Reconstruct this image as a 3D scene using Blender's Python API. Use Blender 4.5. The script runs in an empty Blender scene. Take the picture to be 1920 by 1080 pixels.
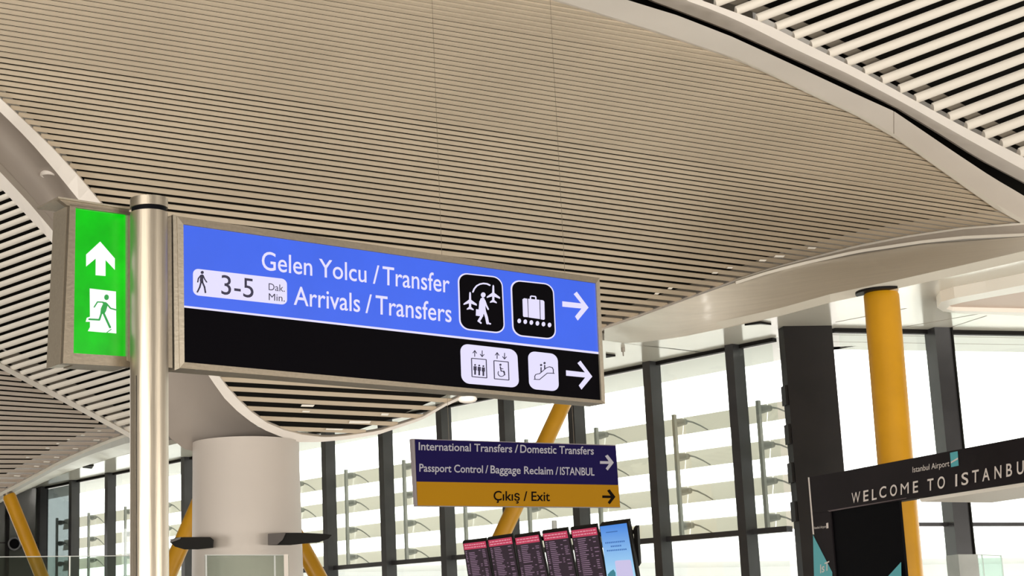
import bpy, math, random
from mathutils import Vector as V
C = bpy.context.scene
col = C.collection
random.seed(4)
# ---------------------------------------------------------------- camera
FPX, PX, PY = 3200.0, 450.0, 540.0
TH, RHO = math.atan(691/3200), 0.0128
CAM = V((0, 0, 1.6))
Fw = V((0, math.cos(TH), math.sin(TH))); U0 = V((0, -math.sin(TH), math.cos(TH))); X0 = V((1, 0, 0))
Rt = X0*math.cos(RHO) - U0*math.sin(RHO); Up = X0*math.sin(RHO) + U0*math.cos(RHO)
cam = bpy.data.cameras.new('camera'); cam.lens = 60; cam.sensor_width = 36; cam.shift_x = (960-PX)/1920
cam.clip_end = 600
co = bpy.data.objects.new('camera', cam); col.objects.link(co)
from mathutils import Matrix
M = Matrix((Rt, Up, -Fw)).transposed().to_4x4(); M.translation = CAM
co.matrix_world = M; C.camera = co
# ---------------------------------------------------------------- world, exposure
w = bpy.data.worlds.new('sky'); C.world = w; w.use_nodes = True
WORLD = 4.0
bg = w.node_tree.nodes['Background']; bg.inputs[0].default_value = (1, .985, .95, 1); bg.inputs[1].default_value = WORLD
C.view_settings.view_transform = 'Standard'; C.view_settings.look = 'None'
C.view_settings.exposure = 0; C.view_settings.gamma = 1; C.view_settings.use_curve_mapping = False
def area(name, loc, target, size, power, color=(1, .9, .76)):
    l = bpy.data.lights.new(name, 'AREA'); l.shape = 'RECTANGLE'; l.size, l.size_y = size; l.energy = power; l.color = color
    o = bpy.data.objects.new(name, l); col.objects.link(o); o.location = loc
    o.rotation_euler = (V(target)-V(loc)).to_track_quat('-Z', 'Y').to_euler(); return o
area('fill_uplight', (-5, -5, .9), (2, 18, 9), (10, 3), 3400, (1, .95, .87))  # unseen fill lamps added to brighten the slatted ceiling
area('fill_uplight', (14, -2, .9), (11, 18, 9), (10, 3), 2500, (1, .95, .87))
area('fill_uplight', (22, 12, .9), (9, 23, 9), (6, 3), 1000, (1, .96, .9))  # added fill for the slats on the right
area('fill_uplight', (-13, 12, .9), (-4, 28, 8), (5, 4), 1300, (1, .96, .9))  # added fill for the slats on the left
# ---------------------------------------------------------------- pixel helpers (measure on the photo, place in the world)
def ray(px, py): return Fw + Rt*((px-PX)/FPX) - Up*((py-PY)/FPX)
def yh(x): return 1231.5 - .0128*(x-450)
def at(px, py, Y):
    r = ray(px, py); return CAM + r*(Y/r.y)
def atz(px, py, z):
    r = ray(px, py); return CAM + r*((z-CAM.z)/r.z)
class Plane:
    def __init__(s, p, n): s.p, s.n = V(p), V(n).normalized()
    def __call__(s, px, py, off=0):          # off: towards the camera
        r = ray(px, py); q = CAM + r*((s.p-CAM).dot(s.n)/r.dot(s.n)); return q + s.n*off
def hdir(vpx):
    d = ray(vpx, yh(vpx)); d.z = 0; return d.normalized()
def vplane(p, d):                             # vertical plane through p along horizontal d, normal to camera side
    n = V((d.y, -d.x, 0)); 
    if (CAM-p).dot(n) < 0: n = -n
    return Plane(p, n)
# ---------------------------------------------------------------- materials
def mat(name, c, rough=.5, metal=0, emit=0, noise=0, bump=0, scale=20, stretch=None, spec=.5, dark=.8):
    m = bpy.data.materials.new(name); m.use_nodes = True; nt = m.node_tree; b = nt.nodes['Principled BSDF']
    c4 = (*c, 1)
    b.inputs['Base Color'].default_value = c4 if not emit else (0, 0, 0, 1)
    b.inputs['Roughness'].default_value = rough; b.inputs['Metallic'].default_value = metal
    b.inputs['Specular IOR Level'].default_value = spec
    if emit: b.inputs['Emission Color'].default_value = c4; b.inputs['Emission Strength'].default_value = emit
    if noise or bump:
        tc = nt.nodes.new('ShaderNodeTexCoord'); mp = nt.nodes.new('ShaderNodeMapping'); nz = nt.nodes.new('ShaderNodeTexNoise')
        nz.inputs['Scale'].default_value = scale; nz.inputs['Detail'].default_value = 5
        if stretch: mp.inputs['Scale'].default_value = stretch
        nt.links.new(tc.outputs['Object'], mp.inputs[0]); nt.links.new(mp.outputs[0], nz.inputs[0])
        if noise:
            mx = nt.nodes.new('ShaderNodeMix'); mx.data_type = 'RGBA'
            mx.inputs[6].default_value = tuple(v*dark for v in c)+(1,); mx.inputs[7].default_value = tuple(min(1, v*(2-dark)) for v in c)+(1,)
            mr = nt.nodes.new('ShaderNodeMapRange'); mr.inputs[1].default_value = .5-.5/noise*.3; mr.inputs[2].default_value = .5+.5/noise*.3
            nt.links.new(nz.outputs[0], mr.inputs[0]); nt.links.new(mr.outputs[0], mx.inputs[0])
            nt.links.new(mx.outputs[2], b.inputs['Emission Color' if emit else 'Base Color'])
        if bump:
            bp = nt.nodes.new('ShaderNodeBump'); bp.inputs['Strength'].default_value = bump; bp.inputs['Distance'].default_value = .01
            nt.links.new(nz.outputs[0], bp.inputs['Height']); nt.links.new(bp.outputs[0], b.inputs['Normal'])
    return m
def glass(name, tint=(.97, 1, .98), refl=.08):
    m = bpy.data.materials.new(name); m.use_nodes = True; nt = m.node_tree; nt.nodes.clear()
    o = nt.nodes.new('ShaderNodeOutputMaterial'); t = nt.nodes.new('ShaderNodeBsdfTransparent'); g = nt.nodes.new('ShaderNodeBsdfGlossy')
    t.inputs[0].default_value = (*tint, 1); g.inputs['Roughness'].default_value = .03
    x = nt.nodes.new('ShaderNodeMixShader'); x.inputs[0].default_value = refl
    nt.links.new(t.outputs[0], x.inputs[1]); nt.links.new(g.outputs[0], x.inputs[2]); nt.links.new(x.outputs[0], o.inputs[0]); return m
def transl(name, c, ct, k=.6):
    m = bpy.data.materials.new(name); m.use_nodes = True; nt = m.node_tree; nt.nodes.clear()
    o = nt.nodes.new('ShaderNodeOutputMaterial'); t = nt.nodes.new('ShaderNodeBsdfTranslucent'); g = nt.nodes.new('ShaderNodeBsdfDiffuse')
    t.inputs[0].default_value = (*ct, 1); g.inputs[0].default_value = (*c, 1)
    x = nt.nodes.new('ShaderNodeMixShader'); x.inputs[0].default_value = k
    nt.links.new(g.outputs[0], x.inputs[1]); nt.links.new(t.outputs[0], x.inputs[2]); nt.links.new(x.outputs[0], o.inputs[0]); return m
SLAT = mat('slat_warm_lit', (.58, .485, .365), .55, noise=.6, scale=.6, dark=.93)  # tan of warm light on grey slats is put into the colour
SLAT_LIT = mat('slat_lit', (.93, .87, .78), .45)  # paler slat copy, brightness of the lit panels put into the colour
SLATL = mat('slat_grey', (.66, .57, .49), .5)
DARK = mat('plenum_black', (.012, .011, .009), .9, spec=.1)
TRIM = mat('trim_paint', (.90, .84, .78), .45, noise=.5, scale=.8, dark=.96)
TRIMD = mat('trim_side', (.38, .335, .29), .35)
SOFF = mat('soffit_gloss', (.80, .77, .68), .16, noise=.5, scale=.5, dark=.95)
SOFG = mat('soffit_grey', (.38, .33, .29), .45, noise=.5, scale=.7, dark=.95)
FASC = mat('fascia_gloss', (.74, .69, .60), .34, spec=1, bump=.3, noise=.5, scale=3, stretch=(.3, .3, 9), dark=.93)
WHITE = mat('white_paint', (.8, .79, .76), .5)
LIP = mat('lip_white', (.9, .86, .78), .35)
COLM = mat('column_paint', (.60, .54, .49), .55, noise=.4, scale=1.2, dark=.96)
STEEL = mat('brushed_steel', (.44, .385, .31), .42, 1, noise=.6, bump=.15, scale=40, stretch=(1, 1, .05), dark=.85)
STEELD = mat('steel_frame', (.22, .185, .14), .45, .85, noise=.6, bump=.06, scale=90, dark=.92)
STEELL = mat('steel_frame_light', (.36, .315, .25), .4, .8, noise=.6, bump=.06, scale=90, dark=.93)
BLACK = mat('black', (.002, .002, .003), .6, spec=.05)
RUB = mat('black_rubber', (.010, .009, .008), .6, spec=.15)
MULL = mat('mullion_grey', (.042, .041, .044), .3, noise=.7, scale=2, dark=.8)
COLD = mat('dark_cladding', (.011, .009, .0085), .5, noise=.7, scale=1.5, dark=.7, spec=.25)
YEL = mat('yellow_paint', (.62, .30, .005), .4, noise=.6, scale=2.5, dark=.93)
GLASS = glass('window_glass')
GLASSD = glass('grey_glass', (.42, .46, .46), .3)
GLASSG = glass('green_glass', (.80, .87, .83), .12)
LOUV = transl('louvre_glass', (.78, .76, .70), (.86, .84, .78), .6)
RAIL = mat('louvre_rail', (.42, .43, .41), .4)
FLOOR = mat('floor_stone', (.55, .53, .50), .25, noise=.5, scale=.6, dark=.92)
BLUE = mat('sign_blue', (.047, .135, .84), .3, emit=1, noise=.5, scale=5, dark=.94)
SBLK = mat('sign_black', (.001, .0007, .0015), .6, spec=.03)
LAV = mat('sign_white', (.80, .76, 1.0), .3, emit=.98)
SINK = mat('sign_ink', (.006, .004, .03), .4)
GREEN = mat('exit_green', (.0, .56, .004), .25, emit=1, noise=1, scale=6, dark=.80)
GWHITE = mat('exit_white', (1, 1, 1), .3, emit=1)
GMAN = mat('exit_figure', (.02, .36, .06), .3, emit=1)
NAVY = mat('sign_navy', (.008, .005, .052), .7, spec=.06)  # darkened, the backlit shade of the hanging sign is in the colour
SYEL = mat('sign_yellow', (.32, .155, .003), .7, spec=.1)  # darkened in the same way for the backlit sign
STXT = mat('sign_text_grey', (.33, .32, .37), .5)
INK = mat('ink', (.006, .004, .003), .7, spec=.02)
BOARD = mat('board_black', (.013, .010, .012), .6, noise=.6, scale=2, dark=.8, spec=.15)
BTXT = mat('board_text', (.72, .66, .62), .5)
TEAL = mat('teal_print', (.09, .42, .48), .45)
SCR = mat('screen_dark', (.030, .018, .028), .3, emit=1)
SRED = mat('screen_red', (.52, .045, .10), .3, emit=1)
SROW = mat('screen_rows', (.24, .15, .22), .3, emit=1)
SPINK = mat('screen_pale', (.75, .35, .42), .3, emit=1)
SBLUE = mat('screen_blue', (.13, .36, .80), .3, emit=1)
SSKY = mat('screen_sky', (.32, .62, .92), .3, emit=1)
SMAUVE = mat('screen_card', (.60, .55, .80), .3, emit=1)
SDKB = mat('screen_blue_text', (.05, .16, .45), .3, emit=1)
LAMP = mat('lamp_bulb', (1, .97, .9), .3, emit=1.2)
OUT = mat('outdoor_glare', (.9, .9, .9), .8)  # near white, carries the blown-out glare of the outdoors in its colour
# ---------------------------------------------------------------- mesh helpers
class MB:
    def __init__(s): s.v, s.f = [], []
    def add(s, vs, fs):
        b = len(s.v); s.v += [V(p) for p in vs]; s.f += [tuple(b+i for i in f) for f in fs]; return s
    def prism(s, pts, off):                  # closed prism: polygon pts and the same moved by off
        n = len(pts); q = [V(p)+V(off) for p in pts]
        return s.add(list(pts)+q, [tuple(range(n)), tuple(range(2*n-1, n-1, -1))]+[(i, n+i, n+(i+1) % n, (i+1) % n) for i in range(n)])
    def box(s, c, ax, ay, az):               # centre and three half vectors
        c = V(c); ax, ay, az = V(ax), V(ay), V(az)
        p = [c+ax*i+ay*j+az*k for k in (-1, 1) for j in (-1, 1) for i in (-1, 1)]
        return s.add(p, [(0, 2, 3, 1), (4, 5, 7, 6), (0, 1, 5, 4), (2, 6, 7, 3), (0, 4, 6, 2), (1, 3, 7, 5)])
    def tube(s, pts, r, n=12, cap=True):
        rings = []
        for i, p in enumerate(pts):
            a = V(pts[max(i-1, 0)]); b = V(pts[min(i+1, len(pts)-1)]); t = (b-a).normalized()
            x = t.cross(V((0, 0, 1)) if abs(t.z) < .9 else V((1, 0, 0))).normalized(); y = t.cross(x)
            rr = r[i] if isinstance(r, (list, tuple)) else r
            rings.append([V(p)+x*math.cos(k*2*math.pi/n)*rr+y*math.sin(k*2*math.pi/n)*rr for k in range(n)])
        b = len(s.v)
        for q in rings: s.v += q
        for i in range(len(rings)-1):
            for k in range(n):
                s.f.append((b+i*n+k, b+i*n+(k+1) % n, b+(i+1)*n+(k+1) % n, b+(i+1)*n+k))
        if cap: s.f.append(tuple(b+k for k in range(n))); s.f.append(tuple(b+(len(rings)-1)*n+k for k in range(n-1, -1, -1)))
        return s
    def grid(s, rows):                       # rows of points, equal lengths
        n = len(rows[0]); b = len(s.v)
        for r in rows: s.v += [V(p) for p in r]
        for i in range(len(rows)-1):
            for k in range(n-1): s.f.append((b+i*n+k, b+i*n+k+1, b+(i+1)*n+k+1, b+(i+1)*n+k))
        return s
    def build(s, name, m, parent=None, smooth=False, fix=True):
        me = bpy.data.meshes.new(name); me.from_pydata([tuple(p) for p in s.v], [], s.f)
        me.materials.append(m)
        if smooth: me.shade_smooth()
        if fix:
            import bmesh
            bm = bmesh.new(); bm.from_mesh(me); bmesh.ops.recalc_face_normals(bm, faces=bm.faces); bm.to_mesh(me); bm.free()
        if smooth:
            try: me.set_sharp_from_angle(angle=math.radians(40))
            except Exception: pass
        o = bpy.data.objects.new(name, me); col.objects.link(o)
        if parent: o.parent = parent
        return o
def empty(name, loc=(0, 0, 0)):
    o = bpy.data.objects.new(name, None); col.objects.link(o); o.empty_display_size = .1; return o
def tag(o, label=None, cat=None, group=None, kind=None):
    if label: o['label'] = label
    if cat: o['category'] = cat
    if group: o['group'] = group
    if kind: o['kind'] = kind
    return o
def lerp(a, b, t): return a+(b-a)*t
def interp(x, tab):
    if x <= tab[0][0]:
        (a, b), (c, d) = tab[0], tab[1]
    elif x >= tab[-1][0]:
        (a, b), (c, d) = tab[-2], tab[-1]
    else:
        for i in range(len(tab)-1):
            if tab[i][0] <= x <= tab[i+1][0]: (a, b), (c, d) = tab[i], tab[i+1]; break
    return b+(d-b)*(x-a)/(c-a)
def inside(x, y, poly):
    r = False; n = len(poly)
    for i in range(n):
        (x1, y1), (x2, y2) = poly[i], poly[(i+1) % n]
        if (y1 > y) != (y2 > y) and x < (x2-x1)*(y-y1)/(y2-y1)+x1: r = not r
    return r
def resample(poly, n):
    L = [0]
    for a, b in zip(poly, poly[1:]): L.append(L[-1]+math.hypot(b[0]-a[0], b[1]-a[1]))
    out = []
    for k in range(n):
        t = L[-1]*k/(n-1)
        for i in range(len(poly)-1):
            if L[i] <= t <= L[i+1]+1e-6:
                u = (t-L[i])/(L[i+1]-L[i]+1e-9); out.append(tuple(lerp(p, q, u) for p, q in zip(poly[i], poly[i+1]))); break
    return out
# ---------------------------------------------------------------- slatted ceiling panels
def slat_panel(idx_name, plist, line, depth, poly, m, wfrac=.68, hfrac=.5, rnd=False, back=.34, xr=(-90, 2010)):
    P = lambda p, x: at(x, line(p, x), depth(p, x))
    runs = []
    for i, p in enumerate(plist):
        xs = [x for x in range(xr[0], xr[1], 3) if inside(x, line(p, x), poly)]
        if len(xs) < 6: continue
        runs.append((i, p, xs[0], xs[-1]))
    def frame(p, x, dp):
        c = P(p, x); t = (P(p, x+5)-P(p, x-5)).normalized(); a = P(p+dp, x)-P(p-dp, x)
        a = a-t*a.dot(t); n = t.cross(a).normalized()
        if n.dot(CAM-c) < 0: n = -n
        return c, t, a, n
    # dark deck above
    rows = []
    ext = [runs[0]]+runs[1::3]+[runs[-1]]
    for (i, p, xa, xb) in ext:
        row = []
        for k in range(9):
            x = lerp(xa-8, xb+8, k/8); c, t, a, n = frame(p, x, 2)
            row.append(c-n*back)
        rows.append(row)
    deck = MB().grid(rows).build(idx_name, DARK, fix=False)
    tag(deck, kind='structure')
    for (i, p, xa, xb) in runs:
        dp = (plist[min(i+1, len(plist)-1)]-plist[max(i-1, 0)])/2/(1 if 0 < i < len(plist)-1 else .5)
        ns = max(3, int((xb-xa)/150)+2); rows = []
        for k in range(ns):
            x = lerp(xa-2, xb+2, k/(ns-1)); c, t, a, n = frame(p, x, dp/2)
            w = a*(wfrac(p) if callable(wfrac) else wfrac)/2; h = -n*a.length*hfrac
            if rnd: prof = [(-1, 1.3), (-1, .9), (-.86, .46), (-.5, .12), (0, 0), (.5, .12), (.86, .46), (1, .9), (1, 1.3)]
            else: prof = [(-1, 1), (-1, .10), (-.86, 0), (.86, 0), (1, .10), (1, 1)]
            rows.append([c+w*u+h*v for u, v in prof])
        n = len(rows[0]); mb = MB()
        mb.grid([r+[r[0]] for r in rows])
        # the grid duplicated a column of vertices; close both ends
        mb.f.append(tuple(range(n))); e = (ns-1)*(n+1); mb.f.append(tuple(e+k for k in range(n-1, -1, -1)))
        mb.build('slat', m, deck, smooth=rnd)
    return deck
# central leaf
SL = [(-150, .176), (60, .166), (180, .153), (330, .133), (480, .109), (620, .078), (780, .045), (900, .02)]
D0T = [(-150, 16.4), (0, 18.6), (200, 21.1), (400, 23), (600, 24.3), (800, 25), (900, 25.2)]
SPT = [(-200, 8.9), (100, 9.4), (240, 9.9), (330, 11), (400, 13), (500, 14.6), (620, 15.6), (760, 17), (900, 17.5)]
cl = lambda p, x: p+interp(p, SL)*(x-600)
cd = lambda p, x: interp(p, D0T)*6200/(6800-x)
def cp0(x, y):
    a, b = -400., 1200.
    for _ in range(40):
        m_ = (a+b)/2
        if cl(m_, x) < y: a = m_
        else: b = m_
    return a
def CD(x, y): return cd(cp0(x, y), x)
def CS(x, y, dd=0): return at(x, y, CD(x, y)+dd)
R_IN = [(880, -50), (1030, -4), (1100, 17), (1194, 47), (1280, 75), (1373, 107), (1450, 140), (1523, 175), (1608, 213), (1677, 252), (1730, 287), (1783, 325), (1869, 384), (1920, 412), (1990, 455)]
B_ED = [(1990, 412), (1920, 419), (1806, 428), (1708, 442), (1609, 461), (1500, 489), (1436, 507), (1378, 526), (1273, 564), (1200, 590), (1133, 613), (1060, 648), (950, 702), (835, 757), (790, 782), (710, 806), (650, 814), (613, 818), (576, 816), (539, 809), (502, 794), (465, 768), (436, 738), (411, 708)]
L_IN = [(411, 708), (392, 675), (350, 597), (290, 505), (235, 435), (187, 378), (150, 333), (100, 279), (50, 231), (0, 184), (-80, 110)]
poly_c = [(-80, -60), (860, -60)]+R_IN[:-1]+B_ED[1:]+L_IN[1:]
pl = []; p = -150.
while p < 830: pl.append(p); p += interp(p, SPT)
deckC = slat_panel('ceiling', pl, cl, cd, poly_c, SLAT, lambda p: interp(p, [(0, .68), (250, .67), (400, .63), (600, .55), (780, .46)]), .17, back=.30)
# planes fitted through three measured points (inverse distance is linear in the picture of a plane)
def invplane(a, b, c):
    import numpy as np
    A = np.array([[1, q[0], q[1]] for q in (a, b, c)]); y = np.array([1/q[2] for q in (a, b, c)]); k = np.linalg.solve(A, y)
    return lambda x, y_: 1/(k[0]+k[1]*x+k[2]*y_)
# upper right panel
dR = invplane((1314, 0, 21.2), (1920, 295, 27.0), (1920, 0, 23.8))
R_W = [(1230, -50), (1314, 0), (1373, 21), (1433, 43), (1501, 77), (1612, 132), (1698, 179), (1805, 237), (1920, 295), (2000, 338), (2120, 402)]
lr = lambda p, x: p-.378*(x-1700)
deckR = slat_panel('ceiling', [-330+29.3*i for i in range(33)], lr, lambda p, x: dR(x, lr(p, x)), R_W+[(2120, -160), (1200, -160)], SLAT_LIT, .51, .18, rnd=True, back=.5, xr=(1180, 2125))
# left bright panel
dL = invplane((0, 350, 24.2), (0, 690, 29), (240, 800, 31.3))
lt = lambda p, x: p+interp(p, [(300, -.39), (400, -.375), (690, -.31), (800, -.27), (900, -.24)])*(x-100)
pl = []; p = 262.
while p < 870: pl.append(p); p += interp(p, [(300, 18.8), (500, 18), (690, 14.9), (850, 14)])
POLY_L = [(-70, 280), (0, 349), (50, 402), (100, 456), (150, 530), (200, 606), (245, 690), (275, 770), (285, 836), (240, 812), (120, 746), (0, 683), (-70, 648)]
deckL = slat_panel('ceiling', pl, lt, lambda p, x: dL(x, lt(p, x)), POLY_L, SLAT_LIT, .50, .17, rnd=True, back=.4)
# lower left panel
dLo = invplane((0, 695, 29.2), (228, 816, 31.8), (0, 925, 33.5))
ll = lambda p, x: p+interp(p, [(690, .12), (735, .085), (820, .012), (930, -.01)])*(x-100)
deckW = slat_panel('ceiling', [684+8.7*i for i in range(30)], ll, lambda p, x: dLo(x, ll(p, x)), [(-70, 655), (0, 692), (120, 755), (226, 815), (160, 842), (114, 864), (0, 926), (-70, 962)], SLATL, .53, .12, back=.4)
# ---------------------------------------------------------------- trims and soffits
def band(name, A, B, m, da, db, n=26, h=.22, up=None, kind='structure', parent=None):
    a = resample(A, n); b = resample(B, n)
    pa = [at(x, y, da(x, y)) for x, y in a]; pb = [at(x, y, db(x, y)) for x, y in b]
    u = V(up) if up else V((0, h*.95, h*.3))
    mb = MB(); mb.grid([pa, pb, [q+u for q in pb], [q+u for q in pa], pa])
    k = len(pa)
    mb.f.append((0, k, 2*k, 3*k)); mb.f.append((k-1, 2*k-1, 3*k-1, 4*k-1))
    o = mb.build(name, m, parent)
    if kind and not parent: o['kind'] = kind
    return o
A_OUT = [(-80, 136), (0, 209), (55, 264), (100, 316), (150, 378), (210, 455), (290, 560), (350, 642), (393, 708), (421, 747), (454, 780), (487, 802), (517, 816), (561, 829)]
A_IN = [(-80, 110), (0, 184), (50, 231), (100, 279), (150, 333), (187, 378), (235, 435), (290, 505), (350, 597), (411, 708), (436, 738), (465, 768), (502, 794), (539, 809), (576, 817), (600, 819)]
band('trim_1', A_IN, A_OUT, TRIM, lambda x, y: CD(x, y)-.12, lambda x, y: CD(x, y)-.16, 30, .2)
# rim under the near tip of the leaf, thin
B2 = [(835, 757), (790, 783), (710, 808), (650, 817), (613, 820), (576, 818), (539, 811)]
B2o = [(838, 760), (792, 787), (712, 814), (650, 824), (610, 828), (590, 829), (561, 829)]
band('trim_2', B2, B2o, TRIM, lambda x, y: CD(x, y)-.1, lambda x, y: CD(x, y)-.1, 20, .2)
B3 = [(1378, 526), (1273, 564), (1200, 590), (1133, 613), (1060, 648), (950, 702), (835, 757)]
B3o = [(1380, 528), (1275, 567), (1202, 593), (1135, 617), (1062, 652), (952, 706), (838, 761)]
band('trim_3', B3, B3o, TRIM, lambda x, y: CD(x, y)-.1, lambda x, y: CD(x, y)-.1, 20, .2)
# right fascia of the leaf, with a seam, and its white lip
R_OUT = [(1030, -46), (1173, -1), (1271, 29), (1373, 69), (1484, 120), (1604, 176), (1677, 211), (1783, 281), (1860, 332), (1920, 367), (2000, 418)]
r_in = R_IN[:]
R_INs = [(x, y) for x, y in R_IN if x < 1676]+[(1675, 251)]; R_INe = [(1677, 252)]+[(x, y) for x, y in R_IN if x > 1680]
R_Os = [(x, y) for x, y in R_OUT if x < 1670]+[(1675, 208)]; R_Oe = [(1677, 209)]+[(x, y) for x, y in R_OUT if x > 1680]
band('trim_4', R_INs, R_Os, TRIM, lambda x, y: CD(x, y)-.12, lambda x, y: CD(x, y)-.3, 26, .25)
band('trim_5', R_INe, R_Oe, TRIM, lambda x, y: CD(x, y)-.12, lambda x, y: CD(x, y)-.3, 14, .25)
lipA = [(1373, 106), (1450, 139), (1523, 174), (1608, 212), (1677, 251), (1730, 286), (1783, 324), (1869, 383), (1920, 412), (1990, 455)]
lipB = [(1373, 108), (1450, 143), (1523, 179), (1608, 218), (1677, 258), (1728, 293), (1781, 331), (1866, 391), (1918, 420), (1988, 463)]
band('trim_6', lipA, lipB, LIP, lambda x, y: CD(x, y)-.14, lambda x, y: CD(x, y)-.10, 26, .03)
# second rim: grey side face and pale under face
G_LO = [(1130, -56), (1203, -6), (1271, 19), (1312, 35), (1364, 55), (1451, 94), (1503, 117), (1590, 157), (1677, 199), (1763, 251), (1833, 296), (1920, 342), (2000, 388), (2120, 455)]
G_UP = [(1200, -52), (1284, 0), (1340, 20), (1399, 46), (1484, 89), (1600, 143), (1698, 195), (1805, 256), (1920, 319), (2000, 362), (2120, 428)]
dG = lambda x, y: CD(min(x, 1990), y)+.1
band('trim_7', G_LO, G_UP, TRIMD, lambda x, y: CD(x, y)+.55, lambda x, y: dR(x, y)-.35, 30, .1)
band('trim_8', G_UP, R_W, TRIM, lambda x, y: dR(x, y)-.35, lambda x, y: dR(x, y)-.30, 30, .5)
# black sheet that puts shade into the gap between the two rims
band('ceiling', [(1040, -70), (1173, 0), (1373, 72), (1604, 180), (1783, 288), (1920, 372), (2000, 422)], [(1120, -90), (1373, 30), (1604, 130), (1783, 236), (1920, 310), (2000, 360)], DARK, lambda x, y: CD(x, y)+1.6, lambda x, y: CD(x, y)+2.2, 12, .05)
# carrier rails and small bright clips above the slats
TIE = mat('carrier_grey', (.22, .19, .15), .6)
band('carrier_rail', [(x+26, y-4) for x, y in R_W], [(x+58, y-10) for x, y in R_W], TIE, lambda x, y: dR(x, y)+.22, lambda x, y: dR(x, y)+.22, 20, .04, parent=deckR)
band('carrier_rail', [(0, 672), (120, 735), (240, 800)], [(30, 660), (150, 725), (262, 790)], TIE, lambda x, y: dL(x, y)+.2, lambda x, y: dL(x, y)+.2, 12, .04, parent=deckL)
def clips(pts, df, deck):
    for x, y, w_, h_ in pts:
        d = df(x, y)-.05
        MB().prism([at(x, y, d), at(x+w_, y+.5, d), at(x+w_-3, y+h_, d), at(x-2, y+h_-.5, d)], V((0, .03, 0))).build('mounting_clip', LIP, deck)
clips([(1516, 463.5, 15, 3), (1454, 478.5, 18, 4), (1425, 486.5, 13, 3.5), (1365, 500.5, 10, 3), (1337, 510, 10, 3), (1254, 539, 8, 3), (1229, 549, 8, 3), (566, 758.5, 24, 4), (568, 770, 14, 3), (656, 789, 40, 5), (716, 775, 14, 4), (612, 803.5, 32, 3)], CD, deckC)
clips([(84+k*3, 740+k, 0, 0) for k in range(0)]+[(x/3.857, 660+y/3.857, w_, 2.2) for x, y, w_ in [(490, 628, 5), (412, 658, 5), (335, 690, 7), (590, 597, 7), (680, 632, 12), (530, 694, 10), (710, 566, 6), (192, 758, 6), (395, 757, 10), (320, 790, 12), (250, 822, 10), (105, 892, 12)]], dLo, deckW)
# grey soffit between the two leaves, flowing down into the column head
S_B = [(-80, 228), (0, 306), (50, 359), (102, 418), (150, 482), (200, 556), (245, 640), (275, 716), (300, 785), (320, 823), (345, 842), (380, 850)]
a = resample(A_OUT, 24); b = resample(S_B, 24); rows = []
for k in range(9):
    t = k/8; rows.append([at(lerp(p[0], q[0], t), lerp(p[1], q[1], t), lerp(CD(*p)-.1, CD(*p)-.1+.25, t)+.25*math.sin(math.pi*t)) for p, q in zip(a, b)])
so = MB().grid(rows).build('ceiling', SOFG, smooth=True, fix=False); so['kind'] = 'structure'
sofdepth = lambda x, y: CD(x, y)+.2
# left leaf rim
LB0 = [(-70, 236), (0, 306), (50, 359), (102, 418), (150, 482), (200, 556), (245, 640), (275, 716), (295, 800)]
LB1 = [(-70, 252), (0, 322), (50, 375), (102, 436), (150, 502), (200, 577), (245, 662), (272, 740), (288, 815)]
LB2 = [(-70, 282), (0, 351), (50, 404), (102, 459), (150, 531), (200, 607), (245, 690), (268, 765), (280, 830)]
dB = lambda x, y: CD(x, y)
def dA_at(tab):
    return lambda x, y: interp(y, tab)
tabB = [(230, 19.3), (306, 20.4), (420, 21.8), (560, 23.2), (720, 24.4), (830, 25)]
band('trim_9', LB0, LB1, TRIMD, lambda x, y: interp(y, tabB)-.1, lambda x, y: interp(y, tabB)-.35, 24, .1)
band('trim_10', LB1, LB2, TRIM, lambda x, y: interp(y, tabB)-.35, lambda x, y: interp(y, tabB)-.3, 24, .4)
# ridge between left panels, and the lower rim
rd = lambda x, y: lerp(28.8, 31.4, max(-.3, x/240))
band('trim_11', [(-70, 646), (0, 681), (120, 744), (240, 810), (262, 824)], [(-70, 655), (0, 691), (120, 755), (236, 817), (260, 832)], TRIM, rd, rd, 14, .2)
ed = lambda x, y: dLo(x, y)-.2
E0 = [(-70, 960), (0, 924), (57, 894), (114, 863), (170, 838), (228, 815), (262, 812)]
E1 = [(-70, 966), (0, 931), (57, 900), (114, 869), (170, 844), (230, 820), (262, 818)]
E2 = [(-70, 974), (0, 938), (50, 910), (104, 881), (166, 853), (241, 830), (262, 826)]
E3 = [(-70, 985), (20, 933), (73, 909), (100, 896), (130, 883), (185, 866), (241, 850), (300, 842)]
band('trim_12', E0, E1, LIP, ed, ed, 14, .2)
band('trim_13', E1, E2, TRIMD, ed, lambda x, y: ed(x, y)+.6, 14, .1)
ZS = 6.5
sdep = lambda x, y: atz(x, y, ZS).y
band('trim_14', E2, E3, FASC, lambda x, y: ed(x, y)+.6, lambda x, y: atz(x, min(y, 960), ZS).y, 14, .1)
# lens shaped glossy fascia on the right with its grey recess
LT = [(1133, 617), (1200, 594), (1273, 567), (1380, 529), (1487, 497), (1605, 475), (1731, 456), (1920, 443), (2000, 440)]
LBt = [(1133, 640), (1167, 644), (1200, 642), (1273, 633), (1369, 613), (1465, 592), (1561, 566), (1678, 542), (1800, 515), (1920, 488), (2000, 470)]
a = resample(LT, 40); b = resample(LBt, 40); rows = []
for k in range(8):
    t = k/7; rows.append([at(lerp(p[0], q[0], t), lerp(p[1], q[1], t), lerp(CD(*p)-.3, sdep(*q), t)) for p, q in zip(a, b)])
o = MB().grid(rows).build('ceiling', FASC, smooth=True, fix=False); o['kind'] = 'structure'
RS = [(1378, 526), (1436, 507), (1500, 489), (1609, 461), (1708, 442), (1806, 428), (1920, 419), (2000, 412)]
RS2 = [(1380, 529), (1436, 511), (1500, 494), (1609, 470), (1731, 452), (1806, 444), (1920, 439), (2000, 436)]
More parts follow.
